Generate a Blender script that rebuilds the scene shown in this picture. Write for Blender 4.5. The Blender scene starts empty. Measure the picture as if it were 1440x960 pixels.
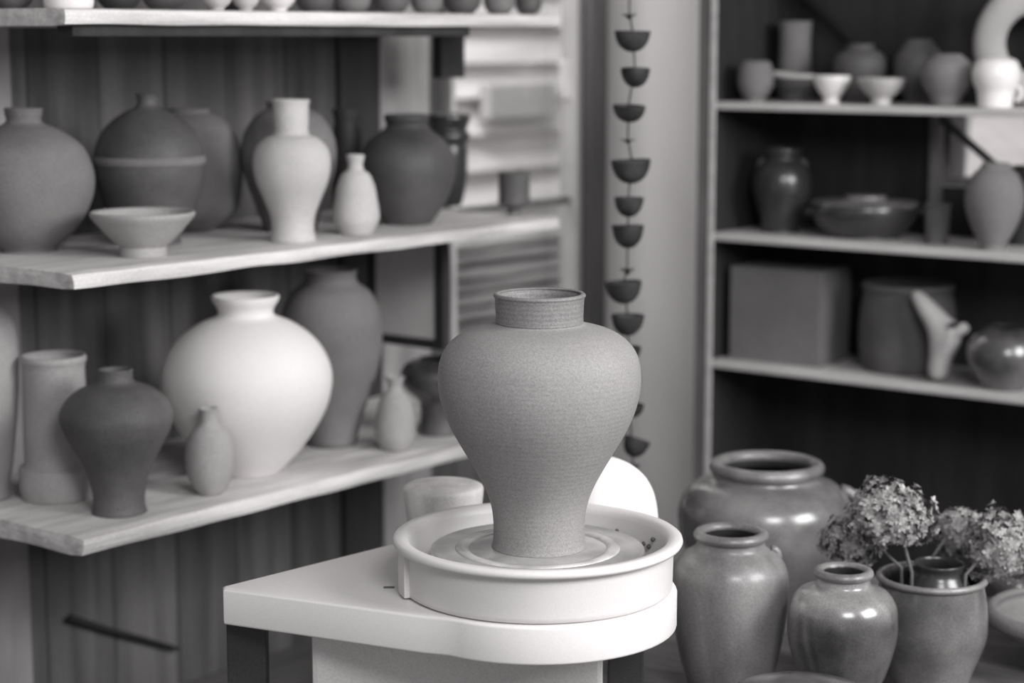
import bpy, bmesh, math, random
from mathutils import Vector, noise, Matrix
random.seed(7)
sc = bpy.context.scene
C = sc.collection

# ------------------------------------------------------------------ camera model
F = 2800.0; CX, CY = 720.0, 480.0; H = 1.35
PSI = math.atan(430.0 / F); cP, sP = math.cos(PSI), math.sin(PSI)
TH = math.radians(38.5)
U = (math.sin(TH), math.cos(TH)); V = (-math.cos(TH), math.sin(TH))
ROT = math.pi / 2 - TH                       # room frame: local x runs along the left wall, local y towards it

def ray(px, py):
    u = (px - CX) / F; v = (CY - py) / F
    return Vector((u, cP + v * sP, -sP + v * cP))
def O(): return Vector((0, 0, H))
def on_z(px, py, z):
    r = ray(px, py); return O() + r * ((z - H) / r.z)
def on_y(px, py, y):
    r = ray(px, py); return O() + r * (y / r.y)
def on_b(px, py, b):
    r = ray(px, py); return O() + r * (b / (r.x * V[0] + r.y * V[1]))
def on_a(px, py, a):
    r = ray(px, py); return O() + r * (a / (r.x * U[0] + r.y * U[1]))
def ab(p): return (p.x * U[0] + p.y * U[1], p.x * V[0] + p.y * V[1])
def xy(a, b): return (a * U[0] + b * V[0], a * U[1] + b * V[1])
def cdep(p): return p.y * cP + (H - p.z) * sP

# ------------------------------------------------------------------ materials
def mat(name, g, rough=0.6, spec=0.4, mott=0.12, mscale=9.0, speck=0.10, coat=0.0, bump=0.0, bscale=60.0,
        stretch=(1, 1, 1), g2=None, rings=0.0, metal=0.0, warm=1.0, splo=0.25):
    m = bpy.data.materials.new(name); m.use_nodes = True
    nt = m.node_tree; N = nt.nodes; L = nt.links
    for n in list(N): N.remove(n)
    out = N.new('ShaderNodeOutputMaterial'); bs = N.new('ShaderNodeBsdfPrincipled')
    L.new(bs.outputs[0], out.inputs[0])
    tc = N.new('ShaderNodeTexCoord'); mp = N.new('ShaderNodeMapping'); mp.inputs['Scale'].default_value = stretch
    L.new(tc.outputs['Object'], mp.inputs[0])
    n1 = N.new('ShaderNodeTexNoise'); n1.inputs['Scale'].default_value = mscale; n1.inputs['Detail'].default_value = 5
    L.new(mp.outputs[0], n1.inputs[0])
    n2 = N.new('ShaderNodeTexNoise'); n2.inputs['Scale'].default_value = 420; n2.inputs['Detail'].default_value = 1
    L.new(tc.outputs['Object'], n2.inputs[0])
    lo = g * (1 - mott * 1.6); hi = (g * (1 + mott * 1.6)) if g2 is None else g2
    if g2 is not None: lo = g
    r1 = N.new('ShaderNodeMapRange'); r1.inputs[1].default_value = splo + .05; r1.inputs[2].default_value = 1 - splo - .05
    r1.inputs[3].default_value = lo; r1.inputs[4].default_value = hi
    L.new(n1.outputs[0], r1.inputs[0])
    r2 = N.new('ShaderNodeMapRange'); r2.inputs[1].default_value = 0.3; r2.inputs[2].default_value = 0.7
    r2.inputs[3].default_value = 1 - speck; r2.inputs[4].default_value = 1 + speck
    L.new(n2.outputs[0], r2.inputs[0])
    mu = N.new('ShaderNodeMath'); mu.operation = 'MULTIPLY'
    L.new(r1.outputs[0], mu.inputs[0]); L.new(r2.outputs[0], mu.inputs[1])
    cc = N.new('ShaderNodeCombineColor')
    k = N.new('ShaderNodeMath'); k.operation = 'MULTIPLY'; k.inputs[1].default_value = 1.0 + 0.035 * warm
    L.new(mu.outputs[0], k.inputs[0]); L.new(k.outputs[0], cc.inputs[0]); L.new(mu.outputs[0], cc.inputs[1]); L.new(mu.outputs[0], cc.inputs[2])
    L.new(cc.outputs[0], bs.inputs['Base Color'])
    bs.inputs['Roughness'].default_value = rough
    bs.inputs['Specular IOR Level'].default_value = spec
    bs.inputs['Metallic'].default_value = metal
    bs.inputs['Coat Weight'].default_value = coat; bs.inputs['Coat Roughness'].default_value = 0.2
    last = None
    if bump:
        nb = N.new('ShaderNodeTexNoise'); nb.inputs['Scale'].default_value = bscale; nb.inputs['Detail'].default_value = 4
        L.new(mp.outputs[0], nb.inputs[0])
        bp = N.new('ShaderNodeBump'); bp.inputs['Strength'].default_value = bump; bp.inputs['Distance'].default_value = 0.004
        L.new(nb.outputs[0], bp.inputs['Height']); last = bp
    if rings:
        wv = N.new('ShaderNodeTexWave'); wv.bands_direction = 'Z'; wv.inputs['Scale'].default_value = 45
        wv.inputs['Distortion'].default_value = 1.2; wv.inputs['Detail'].default_value = 2; wv.inputs['Detail Scale'].default_value = .6
        L.new(tc.outputs['Object'], wv.inputs[0])
        b2 = N.new('ShaderNodeBump'); b2.inputs['Strength'].default_value = rings; b2.inputs['Distance'].default_value = 0.002
        L.new(wv.outputs[0], b2.inputs['Height'])
        if last: L.new(last.outputs[0], b2.inputs['Normal'])
        last = b2
    if last: L.new(last.outputs[0], bs.inputs['Normal'])
    return m

def lin(v):                                    # sRGB 0-255 -> linear
    v /= 255.0
    return v / 12.92 if v <= 0.04045 else ((v + 0.055) / 1.055) ** 2.4

M = {}
M['clay_wet'] = mat('wet grey clay', .265, .6, .3, .05, 7, .16, rings=.06, bump=.12, bscale=90)
M['clay_collar'] = mat('wet clay collar', .20, .55, .35, .08, 12, .2, rings=.15)
M['slip'] = mat('clay slip', .22, .3, .6, .3, 14, .08, coat=.5, g2=.5)
M['slip_light'] = mat('pale wet slip', .22, .35, .5, .3, 16, .1, coat=.4, g2=.62)
M['plastic'] = mat('white plastic', .74, .4, .4, .02, 4, .03)
M['plastic_pan'] = mat('white pan plastic', .68, .4, .4, .04, 4, .03)
M['housing'] = mat('pale painted metal', .6, .5, .4, .05, 4, .08)
M['darkmetal'] = mat('dark metal', .03, .5, .5, .2, 8, .2)
M['bisque_white'] = mat('white bisque', .74, .85, .15, .03, 5, .06)
M['bisque_pale'] = mat('pale bisque', .50, .85, .15, .06, 8, .12, bump=.2)
M['bisque_grey'] = mat('grey bisque', .34, .8, .2, .10, 7, .16, bump=.2)
M['bisque_mid'] = mat('mid grey bisque', .175, .8, .2, .12, 6, .18, bump=.2)
M['stone_dark'] = mat('dark stoneware', .085, .55, .35, .22, 7, .25)
M['stone_darker'] = mat('black stoneware', .035, .6, .3, .25, 8, .25)
M['stone_warm'] = mat('brown stoneware', .105, .6, .3, .22, 7, .22)
M['glaze_jar'] = mat('mottled glaze', .06, .27, .5, .3, 8, .2, coat=.7, g2=.22)
M['glaze_jar2'] = mat('streaked glaze', .10, .42, .45, .3, 12, .2, coat=.3, g2=.28, stretch=(1, 1, .4))
M['glaze_dark'] = mat('dark glaze', .03, .24, .5, .3, 9, .2, coat=.8, g2=.14)
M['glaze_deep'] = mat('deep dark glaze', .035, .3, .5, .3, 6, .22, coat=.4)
M['glaze_white'] = mat('white glaze', .74, .35, .45, .03, 6, .04, coat=.3)
M['glaze_pale'] = mat('pale glaze', .42, .45, .4, .1, 8, .08, coat=.2)
M['shelfwood'] = mat('pale worn shelf wood', .42, .85, .15, .2, 3.0, .14, bump=.5, bscale=10, stretch=(1.2, 9, 14), g2=.74)
M['shelfwood2'] = mat('painted shelf edge', .42, .6, .3, .1, 5, .12, stretch=(6, 1, 6), g2=.58)
M['frame_grey'] = mat('grey upright paint', .12, .6, .3, .1, 4, .12, stretch=(4, 4, 1), g2=.19)
M['panel_dark'] = mat('dark back panel', .020, .8, .15, .2, 4, .25, stretch=(4, 4, .6), g2=.038)
M['plaster'] = mat('pale plaster', .76, .9, .1, .05, 2.5, .08, bump=.1, bscale=30, g2=.80, stretch=(1, 1, .3))
M['jamb'] = mat('white painted jamb', .52, .6, .3, .06, 6, .06)
M['post'] = mat('grey post', .12, .6, .3, .12, 8, .1, stretch=(3, 3, .5))
M['floor'] = mat('worn floor', .10, .7, .3, .2, 5, .1, stretch=(1, 6, 1), g2=.17)
M['ceiling'] = mat('ceiling paint', .5, .9, .1, .04, 3, .04)
M['bench'] = mat('worn bench top', .10, .7, .3, .2, 5, .14, stretch=(6, 1, 1), g2=.22)
M['siding'] = mat('weathered white siding', .55, .9, .1, .15, 2, .04, stretch=(1, 1, 10), g2=.80)
M['siding_grey'] = mat('grey shingle', .35, .9, .1, .15, 3, .04, g2=.5)
M['card'] = mat('brown cardboard', .15, .9, .15, .08, 6, .16)
M['pane_grey'] = mat('frosted pane', .55, .6, .3, .12, 5, .12, stretch=(1, 1, .5), g2=.8)
M['petal'] = mat('dried petals', .09, .9, .1, .3, 45, .1, g2=.46)
M['stem'] = mat('dried stem', .12, .9, .1, .2, 20, .1)
M['cup_dark'] = mat('dark fired clay', .018, .6, .35, .25, 30, .2, g2=.05)
M['twig'] = mat('dark stick', .03, .8, .2, .2, 10, .2)
def dipped(name, base, top, z0, z1):
    m = base.copy(); m.name = name; nt = m.node_tree; N = nt.nodes; L = nt.links
    bs = [n for n in N if n.type == 'BSDF_PRINCIPLED'][0]; src = bs.inputs['Base Color'].links[0].from_socket
    tc = N.new('ShaderNodeTexCoord'); sp = N.new('ShaderNodeSeparateXYZ'); L.new(tc.outputs['Object'], sp.inputs[0])
    nz = N.new('ShaderNodeTexNoise'); nz.inputs['Scale'].default_value = 14; L.new(tc.outputs['Object'], nz.inputs[0])
    ad = N.new('ShaderNodeMath'); ad.operation = 'MULTIPLY_ADD'; ad.inputs[1].default_value = .05; L.new(nz.outputs[0], ad.inputs[0]); L.new(sp.outputs[2], ad.inputs[2])
    mr = N.new('ShaderNodeMapRange'); mr.inputs[1].default_value = z0 + .025; mr.inputs[2].default_value = z1 + .025; mr.inputs[3].default_value = 1; mr.inputs[4].default_value = top
    L.new(ad.outputs[0], mr.inputs[0]); vm = N.new('ShaderNodeVectorMath'); vm.operation = 'SCALE'; L.new(src, vm.inputs[0]); L.new(mr.outputs[0], vm.inputs['Scale'])
    L.new(vm.outputs[0], bs.inputs['Base Color']); return m
M['glaze_dip'] = dipped('two-tone dark glaze', M['glaze_dark'], 2.4, .165, .20)
M['cloth'] = mat('white cloth', .85, .9, .1, .04, 9, .03)
M['plast_tub'] = mat('cloudy tub plastic', .62, .5, .4, .12, 10, .1, stretch=(3, 3, 1))
M['plaster_bat'] = mat('white plaster bat', .88, .8, .2, .02, 6, .02)

# boards: per-board tone for the left wall
def board_mat(name, lo, hi, width, axis=0):
    m = mat(name, lo, .85, .15, .2, 3, .18, stretch=(6, 6, .5), g2=hi)
    nt = m.node_tree; N = nt.nodes; L = nt.links
    bs = [n for n in N if n.type == 'BSDF_PRINCIPLED'][0]
    src = bs.inputs['Base Color'].links[0].from_socket
    tc = N.new('ShaderNodeTexCoord'); sp = N.new('ShaderNodeSeparateXYZ'); L.new(tc.outputs['Object'], sp.inputs[0])
    dv = N.new('ShaderNodeMath'); dv.operation = 'DIVIDE'; dv.inputs[1].default_value = width; L.new(sp.outputs[axis], dv.inputs[0])
    fl = N.new('ShaderNodeMath'); fl.operation = 'FLOOR'; L.new(dv.outputs[0], fl.inputs[0])
    wn = N.new('ShaderNodeTexWhiteNoise'); wn.noise_dimensions = '1D'; L.new(fl.outputs[0], wn.inputs['W'])
    fr = N.new('ShaderNodeMath'); fr.operation = 'FRACT'; L.new(dv.outputs[0], fr.inputs[0])
    gp = N.new('ShaderNodeMath'); gp.operation = 'GREATER_THAN'; gp.inputs[1].default_value = .05; L.new(fr.outputs[0], gp.inputs[0])
    rg = N.new('ShaderNodeMapRange'); rg.inputs[3].default_value = .72; rg.inputs[4].default_value = 1.15; L.new(wn.outputs[0], rg.inputs[0])
    gm = N.new('ShaderNodeMapRange'); gm.inputs[3].default_value = .6; gm.inputs[4].default_value = 1.0; L.new(gp.outputs[0], gm.inputs[0])
    mu = N.new('ShaderNodeMath'); mu.operation = 'MULTIPLY'; L.new(rg.outputs[0], mu.inputs[0]); L.new(gm.outputs[0], mu.inputs[1])
    vm = N.new('ShaderNodeVectorMath'); vm.operation = 'SCALE'; L.new(src, vm.inputs[0]); L.new(mu.outputs[0], vm.inputs['Scale'])
    L.new(vm.outputs[0], bs.inputs['Base Color'])
    return m
M['wallboards'] = board_mat('vertical wall boards', .07, .17, .17)

def glass(name, tint=.9):
    m = bpy.data.materials.new(name); m.use_nodes = True
    nt = m.node_tree; N = nt.nodes; L = nt.links
    for n in list(N): N.remove(n)
    out = N.new('ShaderNodeOutputMaterial'); tr = N.new('ShaderNodeBsdfTransparent'); gl = N.new('ShaderNodeBsdfGlossy')
    gl.inputs['Roughness'].default_value = .05; tr.inputs[0].default_value = (tint, tint, tint, 1)
    mx = N.new('ShaderNodeMixShader'); mx.inputs[0].default_value = .05
    L.new(tr.outputs[0], mx.inputs[1]); L.new(gl.outputs[0], mx.inputs[2]); L.new(mx.outputs[0], out.inputs[0])
    return m
M['glass'] = glass('window glass', .92)
M['glass_dark'] = glass('smoky glass', .35)

# ------------------------------------------------------------------ object helpers
def obj(name, bm, m, parent=None, loc=None, rz=0.0, smooth=True):
    me = bpy.data.meshes.new(name); bm.normal_update(); bm.to_mesh(me); bm.free()
    o = bpy.data.objects.new(name, me); C.objects.link(o); me.materials.append(m)
    if smooth:
        for p in me.polygons: p.use_smooth = True
    if loc is not None: o.location = loc
    o.rotation_euler = (0, 0, rz)
    if parent is not None: o.parent = parent
    return o
def sharp(o, ang=35):
    me = o.data
    bm = bmesh.new(); bm.from_mesh(me)
    for f in bm.faces: f.smooth = True
    for e in bm.edges:
        if len(e.link_faces) == 2 and e.calc_face_angle(0) > math.radians(ang): e.smooth = False
    bm.to_mesh(me); bm.free(); return o
def tag(o, label, cat, group=None):
    o['label'] = label; o['category'] = cat
    if group: o['group'] = group
    return o
def empty(name, loc, label, cat, group=None, rz=0.0):
    o = bpy.data.objects.new(name, None); C.objects.link(o); o.location = loc; o.rotation_euler = (0, 0, rz)
    o.empty_display_size = .05
    return tag(o, label, cat, group)
def struct(o): o['kind'] = 'structure'; return o

def add_box(bm, x0, x1, y0, y1, z0, z1, bev=0.0):
    r = bmesh.ops.create_cube(bm, size=1)
    vs = r['verts']
    for v in vs: v.co = Vector(((x0 + x1) / 2 + v.co.x * (x1 - x0), (y0 + y1) / 2 + v.co.y * (y1 - y0), (z0 + z1) / 2 + v.co.z * (z1 - z0)))
    if bev:
        es = list({e for v in vs for e in v.link_edges})
        bmesh.ops.bevel(bm, geom=es, offset=bev, segments=2, affect='EDGES', profile=.6)
def box(name, m, x0, x1, y0, y1, z0, z1, bev=0.003, parent=None, origin=None, rz=0.0):
    """origin = world location; coordinates are local to it"""
    bm = bmesh.new(); add_box(bm, x0, x1, y0, y1, z0, z1, bev)
    return obj(name, bm, m, parent, origin, rz, smooth=False)
def room_box(name, m, a0, a1, b0, b1, z0, z1, bev=0.003, parent=None):
    """a box laid out in the room frame (a along left wall, b towards it); origin at its base centre"""
    ac, bc = (a0 + a1) / 2, (b0 + b1) / 2
    bm = bmesh.new(); add_box(bm, a0 - ac, a1 - ac, b0 - bc, b1 - bc, 0, z1 - z0, bev)
    o = obj(name, bm, m, None, None, 0, smooth=False)
    x, y = xy(ac, bc)
    if parent is None:
        o.location = (x, y, z0); o.rotation_euler = (0, 0, ROT)
    else:
        o.parent = parent
        inv = Matrix.LocRotScale(parent.location, parent.rotation_euler, None).inverted()
        w = Matrix.LocRotScale(Vector((x, y, z0)), Matrix.Rotation(ROT, 3, 'Z').to_euler(), None)
        o.matrix_local = inv @ w
    return o

def add_tube(bm, pts, rads, seg=10, cap=True):
    pts = [Vector(p) for p in pts]; n = len(pts)
    if not hasattr(rads, '__len__'): rads = [rads] * n
    rings = []; up = None
    for i, p in enumerate(pts):
        t = (pts[min(i + 1, n - 1)] - pts[max(i - 1, 0)]).normalized()
        if up is None:
            up = t.orthogonal().normalized()
        up = (up - t * up.dot(t)).normalized(); s = t.cross(up)
        rings.append([bm.verts.new(p + (up * math.cos(2 * math.pi * k / seg) + s * math.sin(2 * math.pi * k / seg)) * rads[i]) for k in range(seg)])
    for i in range(n - 1):
        for k in range(seg):
            bm.faces.new((rings[i][k], rings[i][(k + 1) % seg], rings[i + 1][(k + 1) % seg], rings[i + 1][k]))
    if cap:
        bm.faces.new(rings[0][::-1]); bm.faces.new(rings[-1])

def crom(P, sub=5):
    out = []
    n = len(P)
    for i in range(n - 1):
        p0, p1, p2, p3 = P[max(i - 1, 0)], P[i], P[i + 1], P[min(i + 2, n - 1)]
        for k in range(sub):
            t = k / sub
            f = lambda j: .5 * ((2 * p1[j]) + (-p0[j] + p2[j]) * t + (2 * p0[j] - 5 * p1[j] + 4 * p2[j] - p3[j]) * t * t + (-p0[j] + 3 * p1[j] - 3 * p2[j] + p3[j]) * t ** 3)
            out.append((max(f(0), 0.0), f(1)))
    out.append(P[-1]); return out

def add_lathe(bm, prof, seg=56, wob=0.0, closed_bottom=True):
    """prof: (r,z) list; r==0 ends collapse to a point"""
    rings = []
    for (r, z) in prof:
        if r < 1e-5: rings.append([bm.verts.new((0, 0, z))])
        else: rings.append([bm.verts.new((r * math.cos(2 * math.pi * k / seg), r * math.sin(2 * math.pi * k / seg), z)) for k in range(seg)])
    for A, B in zip(rings[:-1], rings[1:]):
        for k in range(seg):
            j = (k + 1) % seg
            if len(A) == 1 and len(B) == 1: continue
            if len(A) == 1: bm.faces.new((A[0], B[j], B[k]))
            elif len(B) == 1: bm.faces.new((A[k], A[j], B[0]))
            else: bm.faces.new((A[k], A[j], B[j], B[k]))

def vessel_profile(outer, wall=.005, closed=False, lip=True):
    """outer: (r,z) bottom to top -> full closed profile with inner wall"""
    z0 = outer[0][1]
    prof = [(0, z0)] + list(outer)
    if closed:
        prof.append((0, outer[-1][1])); return prof
    rt, zt = outer[-1]
    prof.append((rt - wall * .5, zt + wall * .35))
    inner = [(max(r - wall, .002), z) for (r, z) in reversed(outer) if z > z0 + wall * 1.6]
    prof += inner
    prof.append((0, z0 + wall * 1.5))
    return prof

def solve(cx, prof, z=None, b=None, a=None, Y=None):
    """where the pot stands and its real profile; prof: (y_px, halfwidth_px) top to bottom as seen"""
    yt, ht = prof[0]; yb, hb = prof[-1]
    if b is None and a is None and Y is None:
        yc = yb
        for _ in range(8):
            p = on_z(cx, yc, z); d = (p - O()); sphi = -d.z / d.length
            yc = yb - hb * sphi
        p = on_z(cx, yc, z); Yd = p.y; aa = bb = None
    else:
        ym = 0.5 * (yt + yb)
        for _ in range(6):
            if b is not None: p = on_b(cx, ym, b)
            elif a is not None: p = on_a(cx, ym, a)
            else: p = on_y(cx, ym, Y)
            # pixel row of plane z at that distance
            w = Vector((p.x, p.y, z)) - O(); cam_d = w.y * cP - w.z * sP; v = (w.y * sP + w.z * cP) / cam_d
            ym = CY - v * F
        Yd = p.y; p = Vector((p.x, p.y, z)); d = p - O(); sphi = -d.z / d.length
        yb2 = ym + hb * sphi
        prof = [q for q in prof if q[0] < yb2 - 3][: len(prof)] + [(yb2, hb)]
        yb = yb2
    res = []
    for (y, h) in prof:
        t = (y - yt) / max(yb - yt, 1e-6)
        yc = y + (1 - t) * ht * sphi - t * hb * sphi
        q = on_y(cx, yc, Yd)
        res.append((h * cdep(q) / F, max(q.z - z, .0025)))
    res[-1] = (res[-1][0], 0.0)
    res.reverse()
    return Vector((p.x, p.y, z)), res

def roll_rim(e, r, z, t, m, el=1.0):
    bm = bmesh.new()
    add_lathe(bm, [(r + t * el * math.cos(2 * math.pi * k / 14), z + t * math.sin(2 * math.pi * k / 14)) for k in range(15)], 64)
    return obj('rim', bm, m, e)
POTS = []
def pot(name, label, cat, m, cx, prof, z, b=None, a=None, Y=None, wall=.005, group=None, closed=False, sub=4, parts=False, seg=56, shade_inner=False):
    loc, P = solve(cx, prof, z, b, a, Y)
    outer = crom(P, sub)
    # a small softened foot
    bm = bmesh.new(); add_lathe(bm, vessel_profile(outer, wall, closed), seg)
    if parts:
        e = empty(name, loc, label, cat, group)
        bo = obj('body', bm, m, e)
        if shade_inner:  # shade inside the mouth, painted as a darker colour on the inner faces
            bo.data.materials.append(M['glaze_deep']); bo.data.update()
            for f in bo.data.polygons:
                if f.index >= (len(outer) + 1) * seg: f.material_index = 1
        return e, P
    o = obj(name, bm, m, None, loc); tag(o, label, cat, group)
    POTS.append((name, label[:40], [round(v, 3) for v in loc], [round(v, 3) for v in ab(loc)], round(max(r for r, _ in P), 3), round(P[-1][1], 3)))
    return o, P

# ------------------------------------------------------------------ levels
B0 = 2.542; WALL_B = 3.06; BACK_A = 4.19
Z_MID_BOT = on_b(105, 409, B0).z; Z_LOW_BOT = on_b(119, 780, B0).z; Z_TOP_BOT = on_b(103, 36, B0).z
TK = .028
Z_MID, Z_LOW, Z_TOP = Z_MID_BOT + TK, Z_LOW_BOT + TK, Z_TOP_BOT + TK
A_NEAR = ab(on_b(105, 409, B0))[0]; A_FAR = ab(on_b(787, 320, B0))[0]
print('shelf z', Z_LOW, Z_MID, Z_TOP, 'a', A_NEAR, A_FAR)

# ------------------------------------------------------------------ room shell
CEIL = 2.45
win_a0 = ab(on_b(632, 400, WALL_B))[0]; win_a1 = ab(on_b(816, 400, WALL_B))[0]
corner_a = BACK_A
wz0 = on_b(640, 540, WALL_B).z; wz1 = 1.95
bm = bmesh.new()
def wseg(bm, a0, a1, z0, z1, b0, b1): add_box(bm, a0, a1, b0, b1, z0, z1)
wseg(bm, 0.6, win_a0, 0, CEIL, WALL_B, WALL_B + .05)
wseg(bm, win_a0, win_a1, 0, wz0, WALL_B, WALL_B + .05)
wseg(bm, win_a0, win_a1, wz1, CEIL, WALL_B, WALL_B + .05)
wseg(bm, win_a1, BACK_A + .12, 0, CEIL, WALL_B, WALL_B + .05)
o = obj('wall_left', bm, M['wallboards'], None, (0, 0, 0), ROT, smooth=False); struct(o)

# back wall, with an opening behind the right shelves
pw0 = on_a(1322, 168, BACK_A + .0); pw1 = on_a(1328, 262, BACK_A)
w2b1 = ab(pw0)[1]; w2b0 = w2b1 - .62; w2z1 = on_a(1380, 120, BACK_A).z; w2z0 = on_a(1340, 262, BACK_A).z
bm = bmesh.new()
def bseg(bm, b0, b1, z0, z1): add_box(bm, BACK_A, BACK_A + .12, b0, b1, z0, z1)
bseg(bm, w2b1, WALL_B, 0, CEIL); bseg(bm, -.3, w2b0, 0, CEIL); bseg(bm, w2b0, w2b1, 0, w2z0); bseg(bm, w2b0, w2b1, w2z1, CEIL)
o = obj('wall_back', bm, M['plaster'], None, (0, 0, 0), ROT, smooth=False); struct(o)
struct(room_box('floor', M['floor'], 0.4, BACK_A + .12, -.3, WALL_B + .12, -.05, 0, 0))
struct(room_box('ceiling', M['ceiling'], 1.7, BACK_A + .12, -.3, WALL_B + .12, CEIL, CEIL + .05, 0))

# window_1
w1 = bpy.data.objects.new('window_1', None); C.objects.link(w1); struct(w1)
x, y = xy((win_a0 + win_a1) / 2, WALL_B); w1.location = (x, y, wz0); w1.rotation_euler = (0, 0, ROT)
fw = .028
room_box('window_frame', M['jamb'], win_a0, win_a0 + fw * .6, WALL_B - .01, WALL_B + .045, wz0, wz1, .003, w1)
room_box('window_frame', M['jamb'], win_a1 - .03, win_a1, WALL_B - .01, WALL_B + .045, wz0, wz1, .003, w1)
room_box('window_frame', M['jamb'], win_a0 + fw * .6, win_a1 - .03, WALL_B, WALL_B + .045, wz1 - fw, wz1, .003, w1)
zr = on_b(720, 290, WALL_B).z
room_box('window_rail', M['post'], win_a0 + fw * .6, win_a1 - .03, WALL_B + .01, WALL_B + .03, zr - .008, zr + .008, .003, w1)
room_box('window_sill', M['jamb'], win_a0 - .0, win_a1 + .0, WALL_B - .04, WALL_B + .045, wz0 - .02, wz0 + .012, .003, w1)
room_box('window_pane', M['glass'], win_a0 + fw * .6, win_a1 - .03, WALL_B + .033, WALL_B + .036, wz0 + .012, wz1 - fw, 0, w1)
# window_2
w2 = bpy.data.objects.new('window_2', None); C.objects.link(w2); struct(w2)
x, y = xy(BACK_A, (w2b0 + w2b1) / 2); w2.location = (x, y, w2z0); w2.rotation_euler = (0, 0, ROT)
for (b0, b1, z0, z1) in ((w2b1 - .018, w2b1, w2z0, w2z1), (w2b0, w2b0 + .018, w2z0, w2z1), (w2b0 + .018, w2b1 - .018, w2z0, w2z0 + .018), (w2b0 + .018, w2b1 - .018, w2z1 - .018, w2z1)):
    room_box('window_frame', M['frame_grey'], BACK_A + .02, BACK_A + .1, b0, b1, z0, z1, .002, w2)
room_box('window_pane', M['glass'], BACK_A + .06, BACK_A + .064, w2b0 + .018, w2b1 - .018, w2z0 + .018, w2z1 - .018, 0, w2)

# corner post, casing boards on the left wall
pa = on_a(834, 400, BACK_A - .04)
bm = bmesh.new(); add_lathe(bm, [(0, 0), (.034, 0), (.034, CEIL), (0, CEIL)], 24)
px_, py_ = xy(*ab(Vector((pa.x, pa.y, 0))))
struct(obj('trim_1', bm, M['post'], None, (px_, py_, 0)))
def wall_strip(name, px0, px1, yref, m, z0, z1, t=.014):
    a0 = ab(on_b(px0, yref, WALL_B - t))[0]; a1 = ab(on_b(px1, yref, WALL_B - t))[0]
    return struct(room_box(name, m, a0, a1, WALL_B - t, WALL_B, z0, z1, .002))
M['strip_pale'] = mat('faded casing board', .22, .8, .2, .2, 4, .12, stretch=(4, 4, .6), g2=.42)
M['strip_dark'] = mat('dark stained board', .028, .8, .2, .2, 4, .2, stretch=(4, 4, .6), g2=.05)
M['plywood'] = mat('dull plywood', .06, .85, .15, .2, 3, .14, stretch=(2, 2, .7), g2=.17)
wall_strip('trim_2', 535, 604, 120, M['strip_pale'], .0, CEIL)
wall_strip('trim_3', 478, 534, 120, M['strip_dark'], .0, CEIL)
wall_strip('trim_4', -60, 44, 870, M['strip_pale'], .0, CEIL)
# exterior: neighbour's siding beyond window_1 and a pale fence beyond window_2
def siding(name, label, m, horizontal_len, z0, z1, bh=.115):
    bm = bmesh.new(); z = z0; i = 0
    while z < z1:
        w = .006 * math.sin(i * 2.3)
        vs = [bm.verts.new(p) for p in ((-horizontal_len / 2, .0, z), (horizontal_len / 2, .0, z), (horizontal_len / 2, .048, z + bh + w), (-horizontal_len / 2, .048, z + bh + w))]
        bm.faces.new(vs)
        vs2 = [bm.verts.new(p) for p in ((-horizontal_len / 2, .048, z - .002), (horizontal_len / 2, .048, z - .002), (horizontal_len / 2, .0, z), (-horizontal_len / 2, .0, z))]
        bm.faces.new(vs2)
        z += bh + w; i += 1
    return obj(name, bm, m, None, None, 0, smooth=False)
s1 = siding('neighbouring_wall', '', M['siding'], 3.4, 0, 3.0)
x, y = xy(5.0, WALL_B + 1.0); s1.location = (x, y, 0); s1.rotation_euler = (0, 0, ROT)
tag(s1, 'white clapboard siding of the building outside the left window', 'siding')
s2 = siding('outdoor_fence', '', M['siding'], 3.0, 0, 2.4, .3)
x, y = xy(BACK_A + 1.0, 1.0); s2.location = (x, y, 0); s2.rotation_euler = (0, 0, ROT - math.pi / 2)
tag(s2, 'pale board fence seen through the opening behind the right shelves', 'fence')
# weathered planks stacked against the siding outside, seen below the middle shelf
zt_ = on_b(700, 332, WALL_B + .75).z
M['plank'] = mat('weathered plank', .20, .9, .1, .3, 4, .1, stretch=(1, 8, 12), g2=.55, bump=.4, bscale=8)
for k, (dz, tk_, da) in enumerate([(0, .026, 0), (.040, .022, .05), (.076, .030, -.04), (.120, .022, .03), (.156, .032, -.02), (.202, .028, .04), (.244, .025, 0)]):
    bm = bmesh.new(); add_box(bm, -.75, .75, -.07, .07, 0, tk_, 0); bmesh.ops.subdivide_edges(bm, edges=[e for e in bm.edges if abs(e.verts[0].co.x - e.verts[1].co.x) > .5], cuts=24)
    for v_ in bm.verts:
        n_ = noise.noise_vector(Vector((v_.co.x * 3 + k * 5, v_.co.y * 4, k))); v_.co.z += n_.z * .009; v_.co.y += n_.x * .012
    x, y = xy(4.62 + da, WALL_B + .75)
    o = obj('weathered_plank', bm, M['plank'], None, (x, y, zt_ - dz - tk_), ROT, False)
    tag(o, ['topmost', 'second from the top', 'third from the top', 'fourth from the top', 'fifth from the top', 'sixth from the top', 'lowest'][k] + ' weathered plank of the stack outside the left window', 'plank', 'stacked planks outside the left window')
for sx in (-.5, .5):
    x, y = xy(4.62 + sx, WALL_B + .75)
    o = box('wooden_post', M['plank'], -.04, .04, -.06, .06, 0, zt_ - .285, .003, None, (x, y, 0), ROT)
    tag(o, 'rough post under the ' + ('near' if sx < 0 else 'far') + ' end of the outdoor plank stack', 'post')
# grey vent box on the siding
p0 = on_b(682, 118, WALL_B + .97); p1 = on_b(778, 164, WALL_B + .97)
vb = room_box('wall_hatch', M['siding_grey'], ab(p0)[0], ab(p1)[0], WALL_B + .95, WALL_B + .995, p1.z, p0.z, .01)
tag(vb, 'grey rectangular hatch on the siding outside the left window', 'hatch')

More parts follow.
